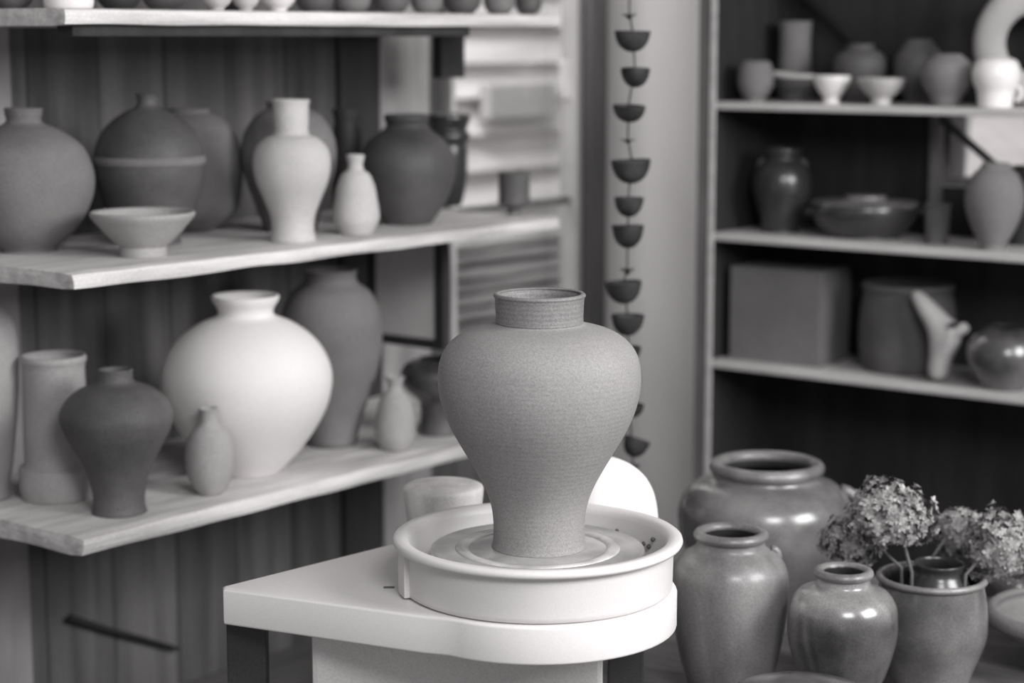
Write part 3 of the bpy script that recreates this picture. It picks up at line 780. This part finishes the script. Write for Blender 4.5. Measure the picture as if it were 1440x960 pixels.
for k in range(11):
    t = -1.2 + 2.4 * k / 10
    pts.append((.034 + .020 * math.cos(t), 0, .030 + .018 * math.sin(t)))
bm = bmesh.new(); add_tube(bm, pts, .0038, 8); h_ = obj('handle', bm, M['glaze_white'], e); h_.rotation_euler = (0, 0, -.2)
# ring vase
rc = on_a(1456, 70, fa(.19)); s = cdep(rc) / F; Ro = 88 * s; Ri = 42 * s; rm = (Ro + Ri) / 2; rt = (Ro - Ri) / 2
bm = bmesh.new(); n1_, n2_ = 56, 20; R_ = []
for i in range(n1_):
    t = 2 * math.pi * i / n1_
    R_.append([bm.verts.new(((rm + rt * math.cos(2 * math.pi * j / n2_)) * math.cos(t), .75 * rt * math.sin(2 * math.pi * j / n2_), (rm + rt * math.cos(2 * math.pi * j / n2_)) * math.sin(t))) for j in range(n2_)])
for i in range(n1_):
    for j in range(n2_): bm.faces.new((R_[i][j], R_[(i + 1) % n1_][j], R_[(i + 1) % n1_][(j + 1) % n2_], R_[i][(j + 1) % n2_]))
bmesh.ops.recalc_face_normals(bm, faces=bm.faces)
rv = obj('ring_vase', bm, M['bisque_grey'], None, (rc.x, rc.y, Z1 + Ro + .001)); tag(rv, 'large pale ring-shaped vessel standing on edge behind the white jug', 'vase')

# shelf 2
e, P = pot('handled_jar', 'dark glossy jar with small loop handles on the right unit\'s second shelf', 'jar', M['glaze_deep'], 1098,
    [(206, 27), (211, 28), (220, 24), (230, 33), (248, 40), (270, 40), (295, 33), (322, 26)], Z2, a=fa(.12), parts=True)
zt = P[-1][1]
for sg in (-1, 1):
    bm = bmesh.new(); add_tube(bm, [(sg * (.040 + .016 * math.sin(t)), 0, zt * .78 + .018 * math.cos(t)) for t in [math.pi * k / 8 for k in range(9)]], .004, 8)
    obj('handle', bm, M['glaze_deep'], e)
e, P = pot('casserole', 'dark wide lidded casserole in the middle of the second shelf', 'casserole', M['glaze_deep'], 1215,
    [(277, 74), (283, 76), (294, 76), (308, 71), (322, 62), (333, 52)], Z2, a=fa(.145), parts=True, closed=True)
zt = P[-1][1]; rt = P[-1][0]
bm = bmesh.new(); add_lathe(bm, [(0, zt - .002)] + crom([(rt + .001, zt), (rt * .9, zt + .003), (rt * .5, zt + .007), (rt * .42, zt + .008), (rt * .40, zt + .013), (rt * .36, zt + .016), (0, zt + .016)], 3), 48)
obj('lid', bm, M['glaze_jar2'], e)
for sg in (-1, 1):
    bm = bmesh.new(); add_tube(bm, [(sg * (rt + .016 * math.sin(t)), .024 * math.cos(t), zt * .75) for t in [math.pi * k / 8 for k in range(9)]], .005, 8)
    obj('handle', bm, M['glaze_deep'], e)
pot('tumbler', 'dim grey tumbler between the casserole and the grey egg vase', 'tumbler', M['stone_warm'], 1317,
    [(285, 19), (290, 18), (310, 17), (338, 16)], Z2, a=fa(.10))
pot('egg_vase', 'grey egg-shaped vase in front of the bright opening', 'vase', M['bisque_mid'], 1396,
    [(228, 20), (234, 22), (243, 31), (262, 39), (285, 41), (310, 35), (335, 24), (347, 17)], Z2, a=fa(.06))
pot('round_jar', 'dark jar behind the grey egg vase at the frame\'s right', 'jar', M['stone_darker'], 1440,
    [(232, 22), (240, 26), (260, 34), (290, 34), (340, 22)], Z2, a=fa(.2))
# shelf 3
pl = on_a(1026, 512, fa(.03)); pl.z = Z3
fl = on_z(1025, 504, Z3); frr = on_z(1152, 517, Z3); bkk = on_z(1206, 505, Z3)
# carton turned towards the camera: front face faces the viewer
f0 = Vector((fl.x, fl.y)); f1 = Vector((frr.x, frr.y)); dv = (f1 - f0)
nrm = Vector((-dv.y, dv.x)).normalized(); 
if nrm.y < 0: nrm = -nrm
wd = dv.length; dp = .16; ztop = on_y(1088, 380, (fl.y + frr.y) / 2).z
cb = empty('cardboard_box', (*(f0 + dv / 2 + nrm * dp / 2), Z3), 'plain mid-grey cardboard box at the left end of the lowest right-hand shelf', 'box', rz=math.atan2(dv.y, dv.x))
hb = ztop - Z3
bm = bmesh.new(); add_box(bm, -wd / 2, wd / 2, -dp / 2, dp / 2, 0, hb, .002); obj('carton', bm, M['card'], cb, None, 0, False)
for sg in (-1, 1):
    bm = bmesh.new(); add_box(bm, -wd / 2, wd / 2, sg * dp / 4 - dp / 4 + .001, sg * dp / 4 + dp / 4 - .001, hb, hb + .003, .001); obj('flap', bm, M['card'], cb, None, 0, False)
pot('cylinder_jar', 'dark wide cylinder jar behind the twisted pale piece', 'jar', M['stone_warm'], 1274,
    [(388, 64), (394, 65), (402, 62), (430, 66), (480, 68), (510, 64), (526, 56)], Z3, a=fa(.16))
pot('round_teapot_body', 'x', 'pot', M['glaze_dark'], 1412,
    [(456, 26), (460, 34), (470, 46), (490, 54), (510, 53), (530, 42), (548, 30)], Z3, a=fa(.075))
o = POTS.pop(); ob = [q for q in bpy.data.objects if q.name.startswith('round_teapot_body')][0]; ob.name = 'round_pot'
tag(ob, 'glossy dark round pot with bright glints, right of the twisted piece', 'pot')
# twisted pale piece
def P3(px, py, da=.045): return on_a(px, py, FA + da)
base = P3(1322, 533); base.z = Z3
me = bpy.data.meshes.new('twisted_sculpture')
pv = [(1318, 534), (1322, 505), (1330, 480), (1325, 460), (1308, 440), (1292, 418), (1284, 410), (1345, 470), (1355, 458), (1350, 455), (1345, 530 - 60)]
vs = [P3(x_, y_) - base for x_, y_ in pv[:10]]
vs[0] = Vector((0, 0, 0)) + Vector((vs[0].x, vs[0].y, .004))
me.from_pydata([tuple(v_) for v_ in vs], [(0, 1), (1, 2), (2, 3), (3, 4), (4, 5), (5, 6), (2, 7), (7, 8), (8, 9)], [])
tw = bpy.data.objects.new('twisted_sculpture', me); C.objects.link(tw); tw.location = base
sk = tw.modifiers.new('Skin', 'SKIN'); 
rads = [.030, .024, .024, .030, .026, .018, .009, .018, .013, .008]
for i, r in enumerate(rads):
    me.skin_vertices[0].data[i].radius = (r * 1.35, r * .9); 
me.skin_vertices[0].data[0].use_root = True
sb = tw.modifiers.new('Sub', 'SUBSURF'); sb.levels = 2; sb.render_levels = 2
me.materials.append(M['bisque_grey']); tag(tw, 'pale twisted Y-shaped ceramic piece standing on the lowest right shelf', 'sculpture')


# ------------------------------------------------------------------ low bench with jars, right foreground
TZ = .30
bench = empty('low_bench', (*xy(2.9, 1.35), 0), 'low worn wooden bench under the glazed jars', 'bench', rz=ROT)
room_box('bench_top', M['bench'], 2.54, 3.42, .75, 1.98, TZ - .03, TZ, .004, bench)
for a_ in (2.6, 3.36):
    for b_ in (.82, 1.91): room_box('leg', M['strip_dark'], a_ - .025, a_ + .025, b_ - .025, b_ + .025, 0, TZ - .03, .003, bench)
def rimmed(prof): return prof
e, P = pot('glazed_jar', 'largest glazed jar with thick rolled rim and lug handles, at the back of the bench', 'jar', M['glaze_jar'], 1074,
    [(634, 74), (640, 74), (648, 74), (655, 78), (664, 98), (680, 113), (700, 121), (725, 123), (760, 118), (800, 104), (860, 84)], TZ, Y=3.52, parts=True, shade_inner=True, wall=.014)
zt = P[-1][1]; roll_rim(e, P[-1][0] - .003, zt - .002, .012, M['glaze_jar2'])
for sgx in (1, -1):
    bm = bmesh.new()
    pts = [( (.134 + .030 * math.sin(t)), .0, zt - .066 + .024 * math.cos(t)) for t in [math.pi * k / 8 for k in range(9)]]
    add_tube(bm, pts, [.012, .010, .009, .009, .009, .009, .009, .010, .012], 10)
    h_ = obj('lug_handle', bm, M['glaze_jar2'], e); h_.rotation_euler = (0, 0, -.1 if sgx > 0 else math.pi - 1.1)
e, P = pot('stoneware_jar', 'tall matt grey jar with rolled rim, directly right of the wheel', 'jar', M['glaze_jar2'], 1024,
    [(736, 47), (743, 47), (750, 48), (758, 52), (770, 68), (790, 79), (820, 82), (860, 80), (900, 75), (940, 67), (990, 54)], TZ, Y=3.08, parts=True, shade_inner=True, wall=.010)
zt = P[-1][1]; roll_rim(e, P[-1][0] - .002, zt - .001, .0085, M['glaze_jar2'])
bm = bmesh.new(); add_tube(bm, [(.066 + .012 * math.sin(t), 0, zt - .037 + .012 * math.cos(t)) for t in [math.pi * k / 6 for k in range(7)]], .006, 8)
h_ = obj('lug_handle', bm, M['glaze_jar2'], e); h_.rotation_euler = (0, 0, .1)
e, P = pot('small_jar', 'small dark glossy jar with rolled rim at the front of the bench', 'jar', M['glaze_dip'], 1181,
    [(792, 37), (800, 37), (807, 38), (813, 42), (823, 62), (842, 74), (866, 77), (895, 76), (925, 70), (955, 61), (985, 50)], TZ, Y=2.97, wall=.010, parts=True, shade_inner=True)
roll_rim(e, P[-1][0] - .002, P[-1][1] - .001, .0075, M['glaze_jar2'])
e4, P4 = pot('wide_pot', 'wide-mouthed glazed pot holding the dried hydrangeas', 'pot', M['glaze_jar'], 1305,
    [(788, 73), (795, 72), (803, 73), (830, 77), (860, 79), (890, 78), (920, 70), (950, 60), (985, 50)], TZ, Y=3.10, wall=.008, parts=True, shade_inner=True)
roll_rim(e4, P4[-1][0], P4[-1][1] - .001, .0055, M['glaze_jar2'])
# smoky glass jar inside the pot
gz = TZ + P4[-1][1]
gj = e4.location
bm = bmesh.new()
rg = 42 * .00118
add_lathe(bm, vessel_profile(crom([(rg * .6, 0), (rg * .68, .02), (rg * .95, .14), (rg, .165), (rg * .8, .185), (rg * .82, .2)], 3), .003), 40)
g_ = obj('glass_jar', bm, M['glaze_deep'], None, (gj.x + .012, gj.y + .004, TZ + .013)); tag(g_, 'dark shiny jar rim standing inside the hydrangea pot', 'jar')
g_.scale = (1, 1, (gz + .022 - TZ - .013) / .2)
# foreground pot below
e, P = pot('lidded_crock', 'dark glossy crock with domed lid at the bottom edge, in front of the jars', 'crock', M['glaze_dark'], 1118,
    [(937, 98), (942, 108), (957, 116), (1000, 120), (1100, 112), (1400, 90)], .0, Y=2.66, parts=True)
zt = P[-1][1]; rt = P[-1][0]
bm = bmesh.new(); add_lathe(bm, [(0, zt - .004)] + crom([(rt - .002, zt - .002), (rt + .003, zt + .003), (rt * .9, zt + .010), (rt * .5, zt + .020), (0, zt + .024)], 4), 56); obj('lid', bm, M['glaze_dark'], e)
# big pale basin at right edge
pot('wide_basin', 'wide pale basin with thick rim, cut off at the lower right', 'basin', M['bisque_mid'], 1512,
    [(822, 128), (830, 131), (842, 130), (852, 120), (880, 96), (905, 62), (915, 60)], TZ, Y=3.2, wall=.02)
pot('grey_pot', 'dull grey pot behind the right-hand hydrangea', 'pot', M['bisque_grey'], 1470,
    [(742, 40), (748, 42), (760, 62), (790, 80), (820, 80), (850, 66)], TZ, Y=3.46)

# dried hydrangeas
def hydrangea(px, py, Y, rxp, rzp, n, label, seed, root):
    rnd = random.Random(seed)
    c = on_y(px, py, Y); s = cdep(c) / F; rx, rz_ = rxp * s, rzp * s
    base = Vector((root.x, root.y, TZ + .05))
    e = empty('dried_hydrangea', base, label, 'flower', 'dried hydrangeas in the wide pot')
    cc = c - base
    bm = bmesh.new()
    for i in range(n):
        th = math.acos(1 - 2 * (i + .5) / n * .93); ph = i * 2.39996
        d = Vector((math.sin(th) * math.cos(ph), math.sin(th) * math.sin(ph), math.cos(th)))
        bumpy = 1 + .45 * noise.noise(d * 2.6 + Vector((seed, 0, 0))) + rnd.uniform(-.22, .06)
        p = cc + Vector((d.x * rx, d.y * rx * .85, d.z * rz_)) * bumpy
        nr = (d + Vector((rnd.uniform(-.5, .5), rnd.uniform(-.5, .5), rnd.uniform(-.4, .5)))).normalized()
        t = nr.orthogonal().normalized(); b_ = nr.cross(t); rot = rnd.uniform(0, 6.28)
        sz = rnd.uniform(.0055, .0092)
        v0 = bm.verts.new(p)
        for k in range(4):
            a = rot + k * math.pi / 2
            dr = t * math.cos(a) + b_ * math.sin(a); sd = nr.cross(dr)
            v1 = bm.verts.new(p + dr * sz * .6 + sd * sz * .45 + nr * sz * .15)
            v2 = bm.verts.new(p + dr * sz * 1.15 + nr * sz * rnd.uniform(-.1, .55))
            v3 = bm.verts.new(p + dr * sz * .6 - sd * sz * .45 + nr * sz * .15)
            bm.faces.new((v0, v1, v2, v3))
    fl_ = obj('flower_head', bm, M['petal'], e); fl_['kind'] = 'stuff'
    bm = bmesh.new()
    m1 = Vector((cc.x * .25, cc.y * .25, cc.z * .62))
    rimz = TZ + P4[-1][1] + .012 - base.z
    pts = crom([(0, 0), (1, 0)], 1); q_ = Vector((cc.x * .10, cc.y * .10, rimz))
    add_tube(bm, [(0, 0, -.03), q_ * .5, q_, q_.lerp(cc, .45) + Vector((0, 0, .012)), cc * .97 + Vector((0, 0, .004)), cc], .003, 6)
    for k in range(14):
        d = Vector((rnd.uniform(-1, 1) * rx, rnd.uniform(-1, 1) * rx * .8, rnd.uniform(-.2, .9) * rz_)) * .7
        add_tube(bm, [cc * .93, cc + d * .6 + Vector((0, 0, -.004)), cc + d], .0012, 4)
    obj('stem', bm, M['stem'], e)
    return e
R4 = e4.location
off = lambda dx, dy: Vector((R4.x + dx, R4.y + dy, 0))
hydrangea(1254, 727, 3.08, 56, 46, 620, 'dried hydrangea head rising highest, left of the pot mouth', 3, off(-.032, -.015))
hydrangea(1198, 760, 3.13, 40, 34, 380, 'dried hydrangea head drooping low at the left towards the largest jar', 8, off(-.038, .012))
hydrangea(1350, 748, 3.21, 36, 32, 400, 'dried hydrangea head just right of the dark jar rim in the pot', 12, off(.0, .045))
hydrangea(1412, 772, 3.11, 50, 52, 620, 'broad dried hydrangea head at the far right, over the wide basin', 21, off(.04, -.032))

# ------------------------------------------------------------------ light
w = bpy.data.worlds.new('World'); sc.world = w; w.use_nodes = True
bg = w.node_tree.nodes['Background']; bg.inputs[0].default_value = (1.0, 1.0, 1.0, 1); bg.inputs[1].default_value = .36
def area(name, loc, target, sx, sy, e):
    l = bpy.data.lights.new(name, 'AREA'); l.shape = 'RECTANGLE'; l.size = sx; l.size_y = sy; l.energy = e
    o = bpy.data.objects.new(name, l); C.objects.link(o); o.location = loc
    o.rotation_euler = (Vector(target) - Vector(loc)).to_track_quat('-Z', 'Y').to_euler(); return o
area('key_window_light', (2.6, 1.5, 2.1), (-.3, 3.3, .75), 1.5, 1.2, 112)
area('front_fill', (.7, .3, 2.4), (.3, 4.2, .8), 1.0, .8, 50)  # added fill lamp, unseen, brightens the pale back wall
p = xy(3.9, WALL_B + .5)
area('outdoor_fill', (p[0], p[1], 2.5), (*xy(4.6, WALL_B + 1.0), .9), 1.6, .6, 80)  # added lamp, out of view, brightens the siding beyond the window
p = xy(BACK_A + .5, 1.2)
area('outdoor_fill', (p[0], p[1], 2.2), (*xy(BACK_A + 1.0, 1.2), 1.0), 1.4, .5, 14)  # second unseen area lamp, aimed at the fence

# ------------------------------------------------------------------ camera
cam = bpy.data.cameras.new('Camera'); co = bpy.data.objects.new('Camera', cam); C.objects.link(co)
cam.sensor_width = 36; cam.lens = F / 1440 * 36
co.location = (0, 0, H); co.rotation_euler = (math.pi / 2 - PSI, 0, 0)
cam.dof.use_dof = True; cam.dof.focus_distance = 2.80; cam.dof.aperture_fstop = 2.4; cam.clip_start = .05
sc.camera = co
sc.view_settings.view_transform = 'Standard'; sc.view_settings.look = 'None'
sc.view_settings.exposure = 0; sc.view_settings.gamma = 1
